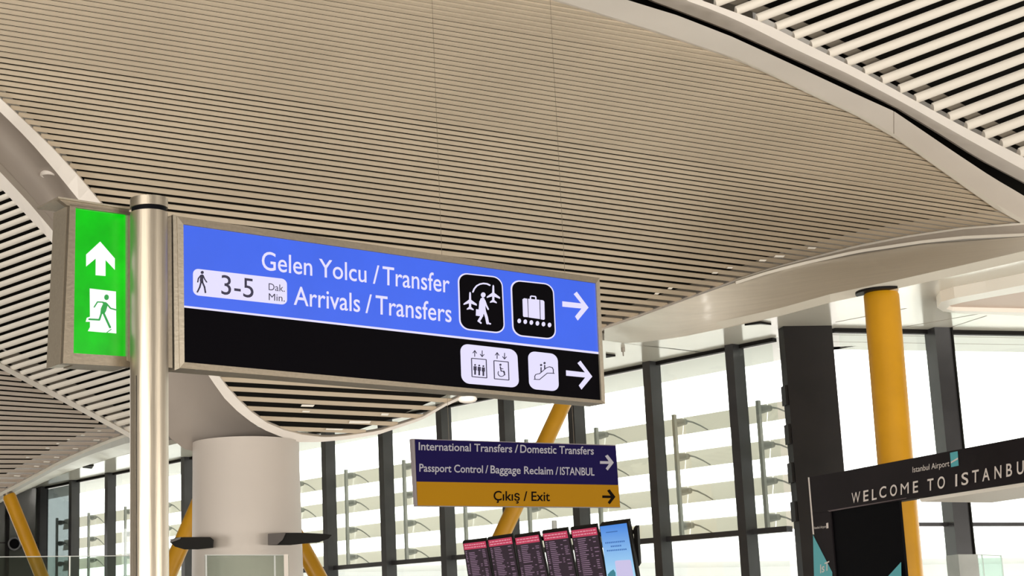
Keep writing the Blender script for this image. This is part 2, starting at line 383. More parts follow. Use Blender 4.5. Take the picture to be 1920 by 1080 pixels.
band('trim_15', RS, RS2, TRIMD, lambda x, y: CD(x, y)-.06, lambda x, y: CD(x, y)-.35, 24, .06)
off = lambda P_, d: [(x, y+d) for x, y in P_]
band('trim_16', off(RS, -1.5), off(RS, 2.2), LIP, lambda x, y: CD(x, y)-.12, lambda x, y: CD(x, y)-.12, 24, .04)
band('trim_17', off(RS2, -1.5), off(RS2, 4), LIP, lambda x, y: CD(x, y)-.36, lambda x, y: CD(x, y)-.42, 24, .04)
# flat glossy soffit up to the glass
G0 = atz(1460, 632, ZS); dA = hdir(-1600); PA = vplane(G0, dA)
b0 = atz(1562, 616, ZS); b1 = atz(1920, 622, ZS); dB_ = (b1-b0).normalized(); PB = vplane(b0, dB_)
cornerB = b0-dB_*.3
far = G0+dA*42
inn = [(-70, 965), (20, 933), (73, 909), (130, 883), (241, 850), (330, 833), (420, 800), (600, 775), (700, 755), (830, 715), (1000, 672), (1125, 634)]+LBt
iA = [atz(x, y, ZS) for x, y in resample([q for q in inn if q[0] < 1400]+[(1400, 606.5)], 40)]
iB = [atz(x, y, ZS) for x, y in resample([(1400, 606.5)]+[q for q in inn if q[0] > 1400], 20)]
oA = []
for q in iA: oA.append(G0+dA*max(0, (q-G0).dot(dA)*1.0))
oA[0] = far; oA[-1] = G0
L_B = [G0, cornerB, b0]; oB = [G0, cornerB, b0]+[b0.lerp(b1+dB_*2.0, (k+1)/17) for k in range(17)]
mb = MB()
for ia, ob in ((iA, oA), (iB, oB)):
    k = len(ia); up_ = V((0, 0, .12)); mb.grid([ia, ob, [q+up_ for q in ob], [q+up_ for q in ia], ia])
o = mb.build('ceiling', SOFF, fix=False); o['kind'] = 'structure'
# seams in the soffit (thin dark joints, real strips)
def strip(name, pts, wdt, m, drop=.004, parent=None):
    mb = MB()
    for p_, q_ in zip(pts, pts[1:]):
        d = (q_-p_).normalized(); s_ = V((-d.y, d.x, 0))*wdt/2; dz = V((0, 0, -drop))
        mb.prism([p_+s_+dz, q_+s_+dz, q_-s_+dz, p_-s_+dz], V((0, 0, drop*.8)))
    return mb.build(name, m, parent)
for pts in ([(1567, 604), (1640, 590), (1700, 578)], [(1700, 612), (1838, 588)], [(1775, 616), (1850, 592)]):
    strip('seam', [atz(x, y, ZS) for x, y in pts], .012, SOFG, parent=o)
soffit = o
# vaulted recess at the right edge of the soffit
rec = [(1757, 577), (1765, 566), (1790, 559), (1850, 548), (1920, 534), (2000, 519), (2000, 596), (1920, 592), (1800, 588), (1768, 584)]
rin = [(1775, 579), (1781, 573), (1805, 567), (1860, 557), (1920, 547), (2000, 533), (2000, 588), (1920, 586), (1830, 584), (1786, 583)]
t_ = MB(); ro = [atz(x, y, ZS-.16) for x, y in rec]; ri = [atz(x, y, ZS-.16) for x, y in rin]
t_.grid([ro+[ro[0]], ri+[ri[0]]]); t_.grid([ro+[ro[0]], [q+V((0, 0, .17)) for q in ro+[ro[0]]]]); t_.grid([ri+[ri[0]], [q+V((0, 0, .08)) for q in ri+[ri[0]]]])
rr = t_.build('trim_18', LIP, fix=False); rr['kind'] = 'structure'
MB().prism([q+V((0, 0, .06)) for q in ri], V((0, 0, .02))).build('inner_panel', mat('recess_pink', (.72, .56, .47), .5), rr)
tp = [(1752, 566), (1765, 559), (1850, 541), (1920, 527), (2000, 512)]; tq = [(1757, 577), (1766, 566), (1850, 548), (1920, 534), (2000, 519)]
mb = MB(); mb.grid([[atz(x, y, ZS-.012) for x, y in tp], [atz(x, y, ZS-.15) for x, y in tq]]); mb.build('shade_strip', TRIMD, rr, fix=False)  # dark-toned strip standing in for the shadow line above the ring
# ---------------------------------------------------------------- floor
o = MB().prism([V((-45, -25, 0)), V((60, -25, 0)), V((60, 75, 0)), V((-45, 75, 0))], V((0, 0, -.2))).build('floor', FLOOR); o['kind'] = 'structure'
# ---------------------------------------------------------------- glazed facade, left run
Z = V((0, 0, 1)); nA = PA.n
ZT = PA(1489, 991).z
mx_ = [1481, 1408, 1247, 1098, 965, 845, 733, 624, 527, 438, 356, 281, 211, 143, 84]
lv = [5.58, 4.98, 4.39, 3.80]
def wallpt(x, P_=PA): q = P_(x, 1000); return V((q.x, q.y, 0))
def mullion(base, d, n, wd, dp, zt, m, parent, name='mullion'):
    return MB().box(base+n*(dp/2-.06)+Z*zt/2, d*wd/2, n*dp/2, Z*zt/2).build(name, m, parent)
wn = 0
def bay(xa, xb, P_, d, louv, gl=GLASS, mlast=True):
    global wn
    wn += 1
    a, b = wallpt(xa, P_), wallpt(xb, P_); n = P_.n; zt = ZT
    e = empty('window_%d' % wn); e['kind'] = 'structure'
    L = (b-a).length; c = (a+b)/2; dd = (b-a).normalized()
    if mlast: mullion(b, dd, n, .17, .26, ZS, MULL, e)
    MB().box(c+Z*(ZS-.03), dd*L/2, n*.05, Z*.03).build('top_rail', RUB, e)
    MB().box(c+Z*zt, dd*L/2, n*.07, Z*.045).build('transom', MULL, e)
    MB().box(c-n*.02+Z*(zt+.045+ZS-.08)/2, dd*(L/2-.07), n*.006, Z*(ZS-.08-zt-.045)/2).build('pane', gl, e)
    MB().box(c-n*.02+Z*(zt-.045+.05)/2, dd*(L/2-.07), n*.006, Z*(zt-.1)/2).build('pane', gl, e)
    if louv:
        # blades, rail and brackets stand outside the glass; the rail beside the right-hand mullion of each bay (left in the picture)
        lf = b if (b-CAM).to_2d().length > (a-CAM).to_2d().length else a; rt = a if lf is b else b; dr = (rt-lf).normalized()
        rl = lf+dr*.02-n*.38
        MB().box(rl+Z*(zt+.05+lv[0]+.03)/2, dr*.03, n*.03, Z*(lv[0]-.02-zt)/2).build('louvre_rail', RAIL, e)
        for z in lv:
            c0 = lf+dr*.02-n*.62; c1 = rt-dr*.0-n*.62
            prof = [(-.035, -.155), (-.012, -.05), (0, .05), (.005, .145)]; t = .018
            mb = MB(); r0 = [c0-n*u+Z*(z+v-.15) for u, v in prof]; r1 = [c1-n*u+Z*(z+v-.15) for u, v in prof]
            mb.grid([r0, r1]); mb.grid([[q+n*t for q in r0], [q+n*t for q in r1]])
            mb.build('louvre_blade', LOUV, e, smooth=True, fix=False)
            hub = rl-n*.08+Z*(z-.10)
            mb = MB().tube([hub-n*.04+dr*-.05, hub+dr*.13-n*.06], [.075, .05], 10)
            mb.tube([hub+dr*.1+Z*.02-n*.1, hub+dr*.25-Z*.02-n*.1, hub+dr*.42-Z*.10-n*.1, hub+dr*.58-Z*.19-n*.1], [.02, .014, .012, .01], 6)
            mb.build('louvre_bracket', RAIL, e)
    return e
for i in range(len(mx_)-1):
    bay(mx_[i], mx_[i+1], PA, dA, True, GLASSD if mx_[i+1] < 90 else GLASS)
# corner column in dark cladding
cc = (wallpt(1478)+V((b0.x, b0.y, 0)))/2
q1 = at(1470, 630, 26.0); q2 = at(1560, 616, 26.0)
fd = (V((q2.x, q2.y, 0))-V((q1.x, q1.y, 0))); wd = fd.length; fd.normalize(); fn = V((fd.y, -fd.x, 0))
base = (V((q1.x, q1.y, 0))+V((q2.x, q2.y, 0)))/2
e = empty('trim_19'); e['kind'] = 'structure'
MB().box(base-fn*.13+Z*ZS/2, fd*wd/2, fn*.13, Z*ZS/2).build('cladding', COLD, e)
for z in lv: MB().box(base-fd*(wd/2+.01)-fn*.13+Z*(z-.15), fd*.03, fn*.10, Z*.15).build('blade_shade', COLD, e)  # dark blocks added for the blade shadows along the column edge
# right run of the facade
wr = V((b0.x, b0.y, 0)); mB = wallpt(1790, PB)
def bayB(a, b, last):
    global wn
    wn += 1; n = PB.n; L = (b-a).length; c = (a+b)/2; dd = (b-a).normalized()
    e = empty('window_%d' % wn); e['kind'] = 'structure'
    MB().box(c+Z*(ZS-.03), dd*L/2, n*.05, Z*.035).build('top_rail', RUB, e)
    MB().box(c+Z*zB, dd*L/2, n*.07, Z*.028).build('transom', MULL, e)
    MB().box(c-n*.02+Z*(zB+ZS-.05)/2, dd*(L/2-.1), n*.006, Z*(ZS-.07-zB-.03)/2).build('pane', GLASS, e)
    MB().box(c-n*.02+Z*(zB)/2, dd*(L/2-.1), n*.006, Z*(zB-.1)/2).build('pane', GLASS, e)
    if last:
        MB().box(b+n*.10+Z*ZS/2, dd*.145, n*.15, Z*ZS/2).build('mullion', MULL, e)
        MB().box(b+n*.24+dd*.135+Z*ZS/2, dd*.012, n*.04, Z*ZS/2).build('glazing_bead', RUB, e)
        MB().box(b+n*.13+Z*(.0+1.5), dd*.16, n*.17, Z*1.48).build('reflection_sleeve', mat('reflection_grey', (.45, .47, .45), .5, noise=.7, scale=3, dark=.9), e)  # pale sleeve made up for a reflecting glass panel before the mullion
zB = PB(1800, 983.5).z
bayB(wr, mB, True); bayB(mB, mB+dB_*4.5, False)
for k in range(5): bayB(mB+dB_*(4.5+4.5*k), mB+dB_*(9+4.5*k), False)
# hall enclosure
HW = mat('hall_wall', (.42, .38, .33), .6)
def encl(name, pts, off, m=None):
    o = MB().prism(pts, off).build(name, m or HW); o['kind'] = 'structure'; return o
bE = b0+dB_*32; aE = G0+dA*42
encl('ceiling', [V((-30, -25, 13)), V((40, -25, 13))]+[V((q.x, q.y, 13)) for q in (bE, b0, G0, aE)]+[V((-30, aE.y, 13))], V((0, 0, .2)))
encl('wall_back', [V((-45, -25, 0)), V((60, -25, 0)), V((60, -25, 13)), V((-45, -25, 13))], V((0, -.2, 0)))
encl('wall_right', [V((40, -25, 0)), V((40, 30, 0)), V((40, 30, 13)), V((40, -25, 13))], V((.2, 0, 0)))
encl('wall_left', [V((-30, -25, 0)), V((-30, 60, 0)), V((-30, 60, 13)), V((-30, -25, 13))], V((-.2, 0, 0)))
for p_, q_, n_ in ((G0, aE, nA), (b0, bE, PB.n), (G0, b0, PB.n)):
    sh_ = V((0, 0, .1))-(n_*1.7 if n_ is not nA else V((0, 0, 0))); a_, b_ = p_+sh_, q_+sh_; encl('wall_front', [a_, b_, V((b_.x, b_.y, 13)), V((a_.x, a_.y, 13))], -n_*.2)
# outside eave
eo = [G0+dA*42, G0, cornerB, b0, b1+dB_*2]; eo2 = [b1+dB_*2-PB.n*1.9, b0-PB.n*1.9, cornerB-PB.n*1.9-nA*.3, G0-nA*1.9, G0+dA*42-nA*1.9]
o = MB().prism([q+V((0, 0, .02)) for q in eo+eo2], V((0, 0, .12))).build('ceiling', mat('eave_white', (.95, .95, .94), .6)); o['kind'] = 'structure'
for k in (.6, 1.2): strip('seam', [b0-PB.n*k+V((0, 0, .02)), b1+dB_*1.5-PB.n*k+V((0, 0, .02))], .02, SOFG, parent=o)
# dark end wall at far left
lw = wallpt(76); dW = hdir(14000)
eW = empty('wall_left'); eW['kind'] = 'structure'
MWG = mat('end_wall_glass', (.065, .07, .062), .12, noise=.7, scale=.8, dark=.75)
for k, (x0, x1) in enumerate([(0.0, .95), (.95, 1.9), (1.9, 2.85)]):
    zz = [0, 1.6, 3.0, 3.9, 4.9, ZS]
    for z0, z1 in zip(zz, zz[1:]):
        MB().box(lw-dW*((x0+x1)/2)+Z*((z0+z1)/2), dW*.455, V((0, .03, 0)), Z*((z1-z0)/2-.02)).build('panel', MWG, eW)
    MB().box(lw-dW*x0+Z*ZS/2-V((0, .06, 0)), dW*.05, V((0, .08, 0)), Z*ZS/2).build('frame_post', RUB, eW)
MB().box(lw-dW*1.4+Z*ZS/2+V((0, .1, 0)), dW*1.5, V((0, .05, 0)), Z*ZS/2).build('backing', COLD, eW)
# ---------------------------------------------------------------- round column
cb = at(461, 850, 25); cb.z = 0; ztop = at(461, 838, 25).z
e = empty('round_column'); e.location = (0, 0, 0)
tag(e, 'round beige column flaring into the grey ceiling behind the sign pole', 'column')
n = 48; mb = MB(); rows = []
for z, r in [(0, .84), (2.2, .815), (ztop-.35, .785), (ztop+.06, .785), (ztop+.15, .81), (ztop+.5, 1.0)]:
    rows.append([cb+V((math.cos(k*2*math.pi/n)*r, math.sin(k*2*math.pi/n)*r, z)) for k in range(n+1)])
mb.grid(rows[:4]); mb.build('shaft', COLM, e, smooth=True, fix=False)
# wing shaped black fixtures clamped on the column
def wing(outl, dep, lab):
    P_ = Plane(at(*outl[0], dep), (CAM-at(*outl[0], dep)).normalized()*1)
    P_ = vplane(at(*outl[0], dep), V((1, 0, 0)))
    e = empty('column_fixture'); tag(e, lab, 'light fixture')
    pts = [P_(x, y) for x, y in outl]
    MB().prism(pts, V((0, .35, .02))).build('housing', RUB, e)
    return e, P_
e1, _ = wing([(318, 1016), (328, 1008), (345, 1007), (394, 1007), (400, 1012), (399, 1027), (370, 1030), (345, 1030), (328, 1025)], 24.0, 'black pointed fixture on the left side of the round column')
MB().prism([_(318, 1012), _(340, 1007), _(338, 1011), _(322, 1017)], V((0, -.04, 0))).build('nose', mat('fixture_grey', (.10, .09, .085), .5), e1)
e1, _ = wing([(503, 1001), (535, 999), (570, 999), (610, 1001), (622, 1003), (616, 1010), (598, 1017), (572, 1019), (545, 1022), (503, 1022)], 24.0, 'black pointed fixture on the right side of the round column')
MB().prism([_(503, 1001), _(536, 999), _(530, 1012), _(520, 1021), _(503, 1022)], V((0, -.04, 0))).build('end_box', mat('fixture_brown', (.075, .06, .055), .5), e1)
# ---------------------------------------------------------------- yellow struts
def strut(p0, p1, r, lab, n=24, collar=False):
    e = empty('yellow_strut'); tag(e, lab, 'strut', None)
    d = (p1-p0).normalized()
    MB().tube([p0, p0+d*.05, p1], [r*.9, r, r], n).build('tube', YEL, e, smooth=True)
    if collar:
        MB().tube([p0+V((0, 0, .02)), p0-V((0, 0, .015))], [r*1.45, r*1.45], 32).build('ceiling_rosette', RUB, e)
    else: MB().tube([p0-d*.04, p0+d*.02], [r*.75, r*.75], 16).build('end_plate', STEELD, e)
    return e
def line_to_floor(x0, y0, x1, y1, Y0, Y1):
    a, b = at(x0, y0, Y0), at(x1, y1, Y1); t = (a.z-.02)/(a.z-b.z); return a, a+(b-a)*t
p0, p1 = line_to_floor(1652, 548, 1697, 1080, 23.6, 23.6); strut(p0, p1, .237, 'thick upright yellow pipe standing behind the black welcome beam', collar=True)
p0, p1 = line_to_floor(1086, 692, 940, 1005, 29.3, 29.3); strut(p0, p1, .14, 'slanted yellow pipe passing behind the blue and yellow hanging sign')
p0, p1 = line_to_floor(16, 928, 78, 1080, 32.4, 32.4); strut(p0, p1, .13, 'slanted yellow pipe at the far left below the grey slatted ceiling')
p0, p1 = line_to_floor(415, 850, 328, 1048, 30, 30); strut(p0, p1, .15, 'slanted yellow pipe seen between the sign pole and the round column')
p0, p1 = line_to_floor(470, 850, 598, 1084, 30, 30); strut(p0, p1, .15, 'slanted yellow pipe emerging low on the right side of the round column')
# ---------------------------------------------------------------- flat drawing helpers for signs
def arcpts(c, r, a0, a1, n=10): return [(c[0]+r*math.cos(math.radians(lerp(a0, a1, k/n))), c[1]+r*math.sin(math.radians(lerp(a0, a1, k/n)))) for k in range(n+1)]
class Draw:                                   # collects flat shapes given in picture px, put on a sign plane
    def __init__(s, P_, T=lambda x, y: (x, y), off=.002, th=.0012): s.P, s.T, s.o, s.th, s.m = P_, T, off, th, MB()
    def poly(s, pts):
        s.m.prism([s.P(*s.T(x, y), s.o) for x, y in pts], s.P.n*s.th); return s
    def disc(s, x, y, r, ry=None): return s.poly([(x+r*math.cos(a*math.pi/10), y+(ry or r)*math.sin(a*math.pi/10)) for a in range(20)])
    def line(s, pts, w, cap=True):
        for (x0, y0), (x1, y1) in zip(pts, pts[1:]):
            l = math.hypot(x1-x0, y1-y0) or 1; nx, ny = -(y1-y0)/l*w/2, (x1-x0)/l*w/2
            s.poly([(x0+nx, y0+ny), (x1+nx, y1+ny), (x1-nx, y1-ny), (x0-nx, y0-ny)])
        if cap:
            for x, y in pts: s.disc(x, y, w/2)
        return s
    def rquad(s, q, r, inset=0):              # rounded quad from TL,TR,BR,BL
        (tl, tr, br, bl) = q; w_ = math.dist(tl, tr); h_ = math.dist(tl, bl)
        def bi(u, v):
            a_ = (lerp(tl[0], tr[0], u), lerp(tl[1], tr[1], u)); b_ = (lerp(bl[0], br[0], u), lerp(bl[1], br[1], u))
            return (lerp(a_[0], b_[0], v), lerp(a_[1], b_[1], v))
        pts = []
        for cx, cy, a0 in ((w_-r-inset, r+inset, -90), (w_-r-inset, h_-r-inset, 0), (r+inset, h_-r-inset, 90), (r+inset, r+inset, 180)):
            for x, y in arcpts((cx, cy), r, a0, a0+90, 7): pts.append(bi(x/w_, y/h_))
        return s.poly(pts)
    def build(s, name, m, parent): return s.m.build(name, m, parent)
def textmesh(txt, sx_bold=0):
    cu = bpy.data.curves.new('t', 'FONT'); cu.body = txt; cu.size = 1; cu.offset = sx_bold; cu.resolution_u = 4
    ob = bpy.data.objects.new('t', cu); col.objects.link(ob); bpy.context.view_layer.update()
    dg = bpy.context.evaluated_depsgraph_get(); me = bpy.data.meshes.new_from_object(ob.evaluated_get(dg))
    vs = [v.co.copy() for v in me.vertices]; fs = [tuple(p_.vertices) for p_ in me.polygons]
    bpy.data.objects.remove(ob); bpy.data.curves.remove(cu); bpy.data.meshes.remove(me); return vs, fs
_H = max(v.y for v in textmesh('H')[0])
def text(P_, txt, pl_, pr_, cap, m, parent, name='lettering', bold=0, off=.002):
    vs, fs = textmesh(txt, bold); x0 = min(v.x for v in vs); x1 = max(v.x for v in vs)
    O = P_(*pl_, off); X = (P_(*pr_, off)-O)/(x1-x0); Y_ = (P_(pl_[0], pl_[1]-cap, off)-O)/_H
    mb = MB(); vv = [O+X*(v.x-x0)+Y_*v.y for v in vs]; n = len(vv)
    mb.add(vv, fs)
    o = mb.build(name, m, parent, fix=False); return o
# ---------------------------------------------------------------- main sign, its pole and the exit sign
dS = hdir(5624)
PS = vplane(at(345, 550, 5.6), dS); nS = PS.n
pc = at(279.5, 540, 5.55); 
pole = empty('sign_pole'); tag(pole, 'brushed steel sign pole with a slot, between green exit sign and blue sign', 'pole')
pr = 73/2*5.55/3200; ptop = at(278, 400, 5.55).z
n = 40; gx = []
for k in range(n):
    a = 2*math.pi*k/n; gx.append((a, pr))
rows = []
def ringp(z, gap=True):
    out = []
    for k in range(n):
        a = 2*math.pi*k/n; r = pr
        out.append(V((pc.x+math.cos(a)*r, pc.y+math.sin(a)*r, z)))
    out.append(out[0]); return out
MB().grid([ringp(0), ringp(ptop)]).build('shaft', STEEL, pole, smooth=True, fix=False)
# slot lips running up the shaft
for ang, m_ in ((232, RUB), (229.5, STEELL)):
    a = math.radians(ang); MB().box(V((pc.x+math.cos(a)*pr*1.005, pc.y+math.sin(a)*pr*1.005, 1.25)), V((math.cos(a), math.sin(a), 0))*.0012, V((-math.sin(a), math.cos(a), 0))*(.0022 if m_ is STEELL else .0012), Z*1.25).build('slot_lip', m_, pole)
def disc(z0, z1, r0, r1, name, m):
    MB().tube([V((pc.x, pc.y, z0)), V((pc.x, pc.y, z1))], [r0, r1], 40).build(name, m, pole, smooth=True)
disc(ptop, at(278, 389, 5.55).z, pr*.93, pr*.93, 'neck', BLACK)
disc(at(278, 391, 5.55).z, at(278, 374, 5.55).z, pr*1.01, pr*1.01, 'cap', STEEL)
disc(0, .02, pr*1.9, pr*1.9, 'base_plate', STEEL)
# main sign
ms = empty('direction_sign'); tag(ms, 'illuminated blue and black sign reading Gelen Yolcu / Transfer, fixed to the steel pole', 'sign')
TK = .085; bk = -nS*TK
oTL, oTR, oBR, oBL = (332, 405), (1124, 521), (1135, 757), (337, 690)
iTL, iTR, iBR, iBL = (344, 420.5), (1118, 531), (1128, 750.5), (346, 679)
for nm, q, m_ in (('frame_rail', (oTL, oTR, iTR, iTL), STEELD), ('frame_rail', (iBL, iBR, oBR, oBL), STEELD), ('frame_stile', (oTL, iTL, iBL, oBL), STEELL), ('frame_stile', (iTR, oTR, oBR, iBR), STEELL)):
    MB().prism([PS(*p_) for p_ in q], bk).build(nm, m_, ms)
# end cap and underside plate
MB().prism([PS(*p_) for p_ in (oTL, oTR, oBR, oBL)], -nS*.004).build('back_plate', STEELL, ms).location = bk
S = lambda pts, nm, m_, off: MB().prism([PS(x, y, off) for x, y in pts], nS*.001).build(nm, m_, ms)
S([iTL, iTR, (1124, 661), (344, 572.5)], 'blue_face', BLUE, -.008)
S([(344, 572.5), (1124, 661), iBR, iBL], 'black_face', SBLK, -.008)
S([(344, 572.0), (1124.5, 659.6), (1124.5, 663.6), (344, 575.6)], 'white_divider', LAV, -.0065)
# brackets between pole and sign
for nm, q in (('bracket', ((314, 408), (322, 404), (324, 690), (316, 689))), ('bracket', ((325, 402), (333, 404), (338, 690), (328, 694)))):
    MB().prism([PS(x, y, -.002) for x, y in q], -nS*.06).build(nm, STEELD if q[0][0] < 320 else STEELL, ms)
O4 = -.0055
T4 = lambda x, y: (340+x/6, 460+y/6)
T5 = lambda x, y: (840+x/4, 490+y/4)
D = lambda T, off=O4: Draw(PS, T, off)
for s_, x0, x1 in (('Gelen Yolcu', 492.5, 689), ('/', 701, 713), ('Transfer', 719, 845)):
    f_ = lambda x: 504.5+(x-492.5)*44/352.5
    text(PS, s_, (x0, f_(x0)), (x1, f_(x1)), 34, LAV, ms, off=O4, bold=.006)
for s_, x0, x1 in (('Arrivals', 552.5, 677), ('/', 687, 699), ('Transfers', 706, 848.5)):
    f_ = lambda x: 570.5+(x-552.5)*33.2/296
    text(PS, s_, (x0, f_(x0)), (x1, f_(x1)), 34.5, LAV, ms, off=O4, bold=.006)
D(T4).rquad([(140, 256), (1196, 378), (1198, 668), (140, 555)], 62).build('time_plate', LAV, ms)
text(PS, '3-5', (416, 551), (476.5, 558.5), 36, SINK, ms, off=-.0035)
text(PS, 'Dak.', (504.8, 543.5), (535, 546.8), 12.8, SINK, ms, off=-.0035)
text(PS, 'Min.', (505, 562.3), (535, 565.2), 12.8, SINK, ms, off=-.0035)
w_ = Draw(PS, T4, -.0035)
w_.disc(240, 303, 17); w_.poly([(222, 330), (240, 324), (256, 335), (250, 385), (252, 415), (222, 425), (214, 395), (216, 360)])
w_.line([(222, 338), (196, 372), (190, 410)], 13).line([(252, 342), (268, 380), (290, 412)], 12)
w_.line([(226, 415), (212, 470), (186, 522)], 17).line([(242, 412), (266, 468), (276, 528)], 17); w_.build('walking_figure', SINK, ms)
# transfer pictogram
q = [(78, 80), (414, 116), (434, 544), (92, 508)]
D(T5).rquad(q, 72).build('icon_border', LAV, ms); Draw(PS, T5, -.0042).rquad(q, 64, 10).build('icon_plate', SBLK, ms)
g = Draw(PS, T5, -.0028)
def plane_icon(g, x, y):
    g.poly([(x-5, y-72), (x, y-80), (x+6, y-72), (x+8, y-20), (x+50, y+12), (x+50, y+24), (x+8, y+8), (x+8, y+34), (x+26, y+50), (x+26, y+58), (x+2, y+50), (x-2, y+50), (x-24, y+54), (x-24, y+46), (x-7, y+32), (x-7, y+6), (x-48, y+18), (x-48, y+8), (x-7, y-22)])
plane_icon(g, 168, 308); plane_icon(g, 342, 256)
g.line([(190, 228), (200, 205), (218, 183), (242, 170), (268, 165), (295, 168), (316, 178)], 11)
g.disc(267, 251, 17, 19)
g.poly([(248, 278), (262, 270), (275, 276), (282, 300), (283, 350), (288, 378), (262, 380), (240, 370), (238, 330), (241, 298)])
g.line([(278, 295), (290, 330), (304, 358)], 11); g.line([(244, 300), (240, 345), (238, 366)], 11)
g.poly([(214, 358), (250, 363), (266, 392), (266, 414), (212, 406)])
g.line([(278, 378), (292, 420), (300, 462)], 20).line([(298, 462), (320, 468)], 11)
g.line([(262, 388), (250, 420), (234, 446)], 18).line([(234, 448), (250, 462)], 11)
g.build('transfer_figure', LAV, ms)
# baggage pictogram
q = [(474, 134), (798, 168), (818, 590), (490, 556)]
D(T5).rquad(q, 72).build('icon_border', LAV, ms); Draw(PS, T5, -.0042).rquad(q, 64, 10).build('icon_plate', SBLK, ms)
g = Draw(PS, T5, -.0028)
g.poly([(562, 284), (574, 276), (597, 280), (603, 418), (572, 416), (566, 408)]); g.poly([(604, 280), (688, 288), (692, 432), (609, 420)]); g.poly([(695, 289), (716, 292), (725, 302), (728, 432), (722, 438), (699, 434)])
g.line([(621, 280), (622, 264), (628, 260), (656, 263), (661, 268), (662, 286)], 9)
for k in range(6): g.disc(537+45.5*k, 446+6.1*k, 13, 17)
g.build('suitcase_symbol', LAV, ms)
# arrows
for dx, dy in ((0, 0), (28, 518)):
    g = D(T5)
    g.poly([(864+dx, 298+dy), (1006+dx, 314+dy), (950+dx, 244+dy), (972+dx, 226+dy), (1060+dx, 345+dy), (980+dx, 442+dy), (960+dx, 412+dy), (1008+dx, 352+dy), (865+dx, 338+dy)])
    g.build('arrow', LAV, ms)
# lift pictograms
D(T5).rquad([(98, 614), (524, 662), (540, 948), (108, 912)], 60).build('icon_plate', LAV, ms)
g = Draw(PS, T5, -.0035)
def frameq(g, q, w): g.line([*q, q[0]], w, False)
frameq(g, [(180, 726), (290, 736), (295, 874), (184, 864)], 6); frameq(g, [(348, 744), (456, 754), (461, 890), (352, 880)], 6)
for x, y in ((206, 690), (374, 706)):
    g.line([(x-2, y+22), (x-2, y-20)], 5); g.line([(x-15, y-4), (x-2, y-22), (x+12, y-2)], 5)
for x, y in ((260, 692), (428, 710)):
    g.line([(x, y-22), (x, y+22)], 5); g.line([(x-14, y+4), (x, y+22), (x+14, y+6)], 5)
for k in range(3):
    x, y = 207+31*k, 776+4.5*k
    g.disc(x, y, 6.5); g.poly([(x-11, y+9), (x+11, y+11), (x+11, y+40), (x+6, y+42), (x+6, y+74), (x-6, y+73), (x-6, y+42), (x-11, y+38)])
g.disc(397, 775, 8); g.line([(396, 790), (402, 822), (420, 824), (430, 850)], 7); g.line([(398, 802), (416, 806)], 5)
g.line([(x, y) for x, y in arcpts((404, 838), 25, 210, -40, 10)], 5)
g.build('lift_symbols', SINK, ms)
# escalator
D(T5).rquad([(606, 670), (828, 695), (838, 975), (616, 955)], 54).build('icon_plate', LAV, ms)
g = Draw(PS, T5, -.0035)
g.line([(650, 884), (690, 886), (748, 838), (770, 838), (782, 838), (800, 840)], 5.5)
g.line([(656, 880), (654, 862), (662, 848), (676, 844), (690, 842), (742, 798), (764, 790), (786, 796), (794, 812), (794, 838)], 5.5)
g.disc(702, 777, 8); g.disc(728, 762, 8); g.line([(702, 793), (702, 832)], 8, False); g.line([(729, 776), (729, 806)], 8, False)
g.build('escalator_symbol', SINK, ms)
# small dome under the sign
sd = empty('sensor_dome'); tag(sd, 'small pale dome fixed under the long blue and black sign', 'sensor')
c0 = PS(891, 744, -.04); mb = MB(); 
c0 = PS(891, 741.0, 0)-nS*.045
rows = []
for z, r in [(-.002, .033), (-.010, .036), (-.018, .030), (-.023, .016), (-.024, .0005)]:
    rows.append([c0+V((math.cos(k*math.pi/12)*r, math.sin(k*math.pi/12)*r, z)) for k in range(25)])
MB().grid(rows).build('dome', TRIM, sd, smooth=True, fix=False)
# exit sign
PG = vplane(at(190, 530, 5.52), dS); gs = empty('exit_sign'); tag(gs, 'green illuminated exit sign with up arrow and running figure, left of pole', 'sign')
gTL, gTR, gBR, gBL = (142, 389), (238, 402), (239, 668.5), (138, 662)
hTL, hTR, hBR, hBL = (131, 383), (246, 398), (246, 688), (118, 681)
gb = -nS*.135
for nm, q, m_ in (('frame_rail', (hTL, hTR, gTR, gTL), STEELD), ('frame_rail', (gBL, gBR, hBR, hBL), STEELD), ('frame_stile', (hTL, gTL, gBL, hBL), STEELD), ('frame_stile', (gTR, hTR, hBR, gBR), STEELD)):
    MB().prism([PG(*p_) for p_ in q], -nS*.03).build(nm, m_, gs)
MB().prism([PG(x, y, -.02) for x, y in ((130.5, 384), (150, 386), (150, 679), (117.5, 681))], -nS*.10).build('side_casing', STEELL, gs)
MB().prism([PG(x, y, -.03) for x, y in ((150, 386), (240, 397), (244, 687), (150, 681))], -nS*.09).build('body', STEELD, gs)
MB().prism([PG(*p_, -.012) for p_ in (gTL, gTR, gBR, gBL)], nS*.002).build('green_face', GREEN, gs)
tpz = PG(112, 372, .03)
MB().prism([PG(108, 372, .0), PG(242, 392, .0), PG(242, 399, 0), PG(126, 385, 0)], -nS*.02).build('hood_lip', STEELD, gs)
MB().prism([PG(106, 370, .012), PG(243, 391, .012), PG(243, 391, .012)-nS*.16, PG(106, 370, .012)-nS*.16], V((0, 0, -.006))).build('hood', STEELL, gs)
MB().prism([PG(238, 404, .004), PG(246, 404, .004), PG(246, 680, .004), PG(238, 676, .004)], -nS*.02).build('hinge_strip', STEELL, gs)
TGm = lambda x, y: (120+x/4, 370+y/4)
Draw(PG, TGm, -.009).poly([(280, 328), (390, 455), (390, 540), (320, 465), (320, 586), (246, 580), (247, 455), (175, 515), (175, 425)]).build('up_arrow', GWHITE, gs)
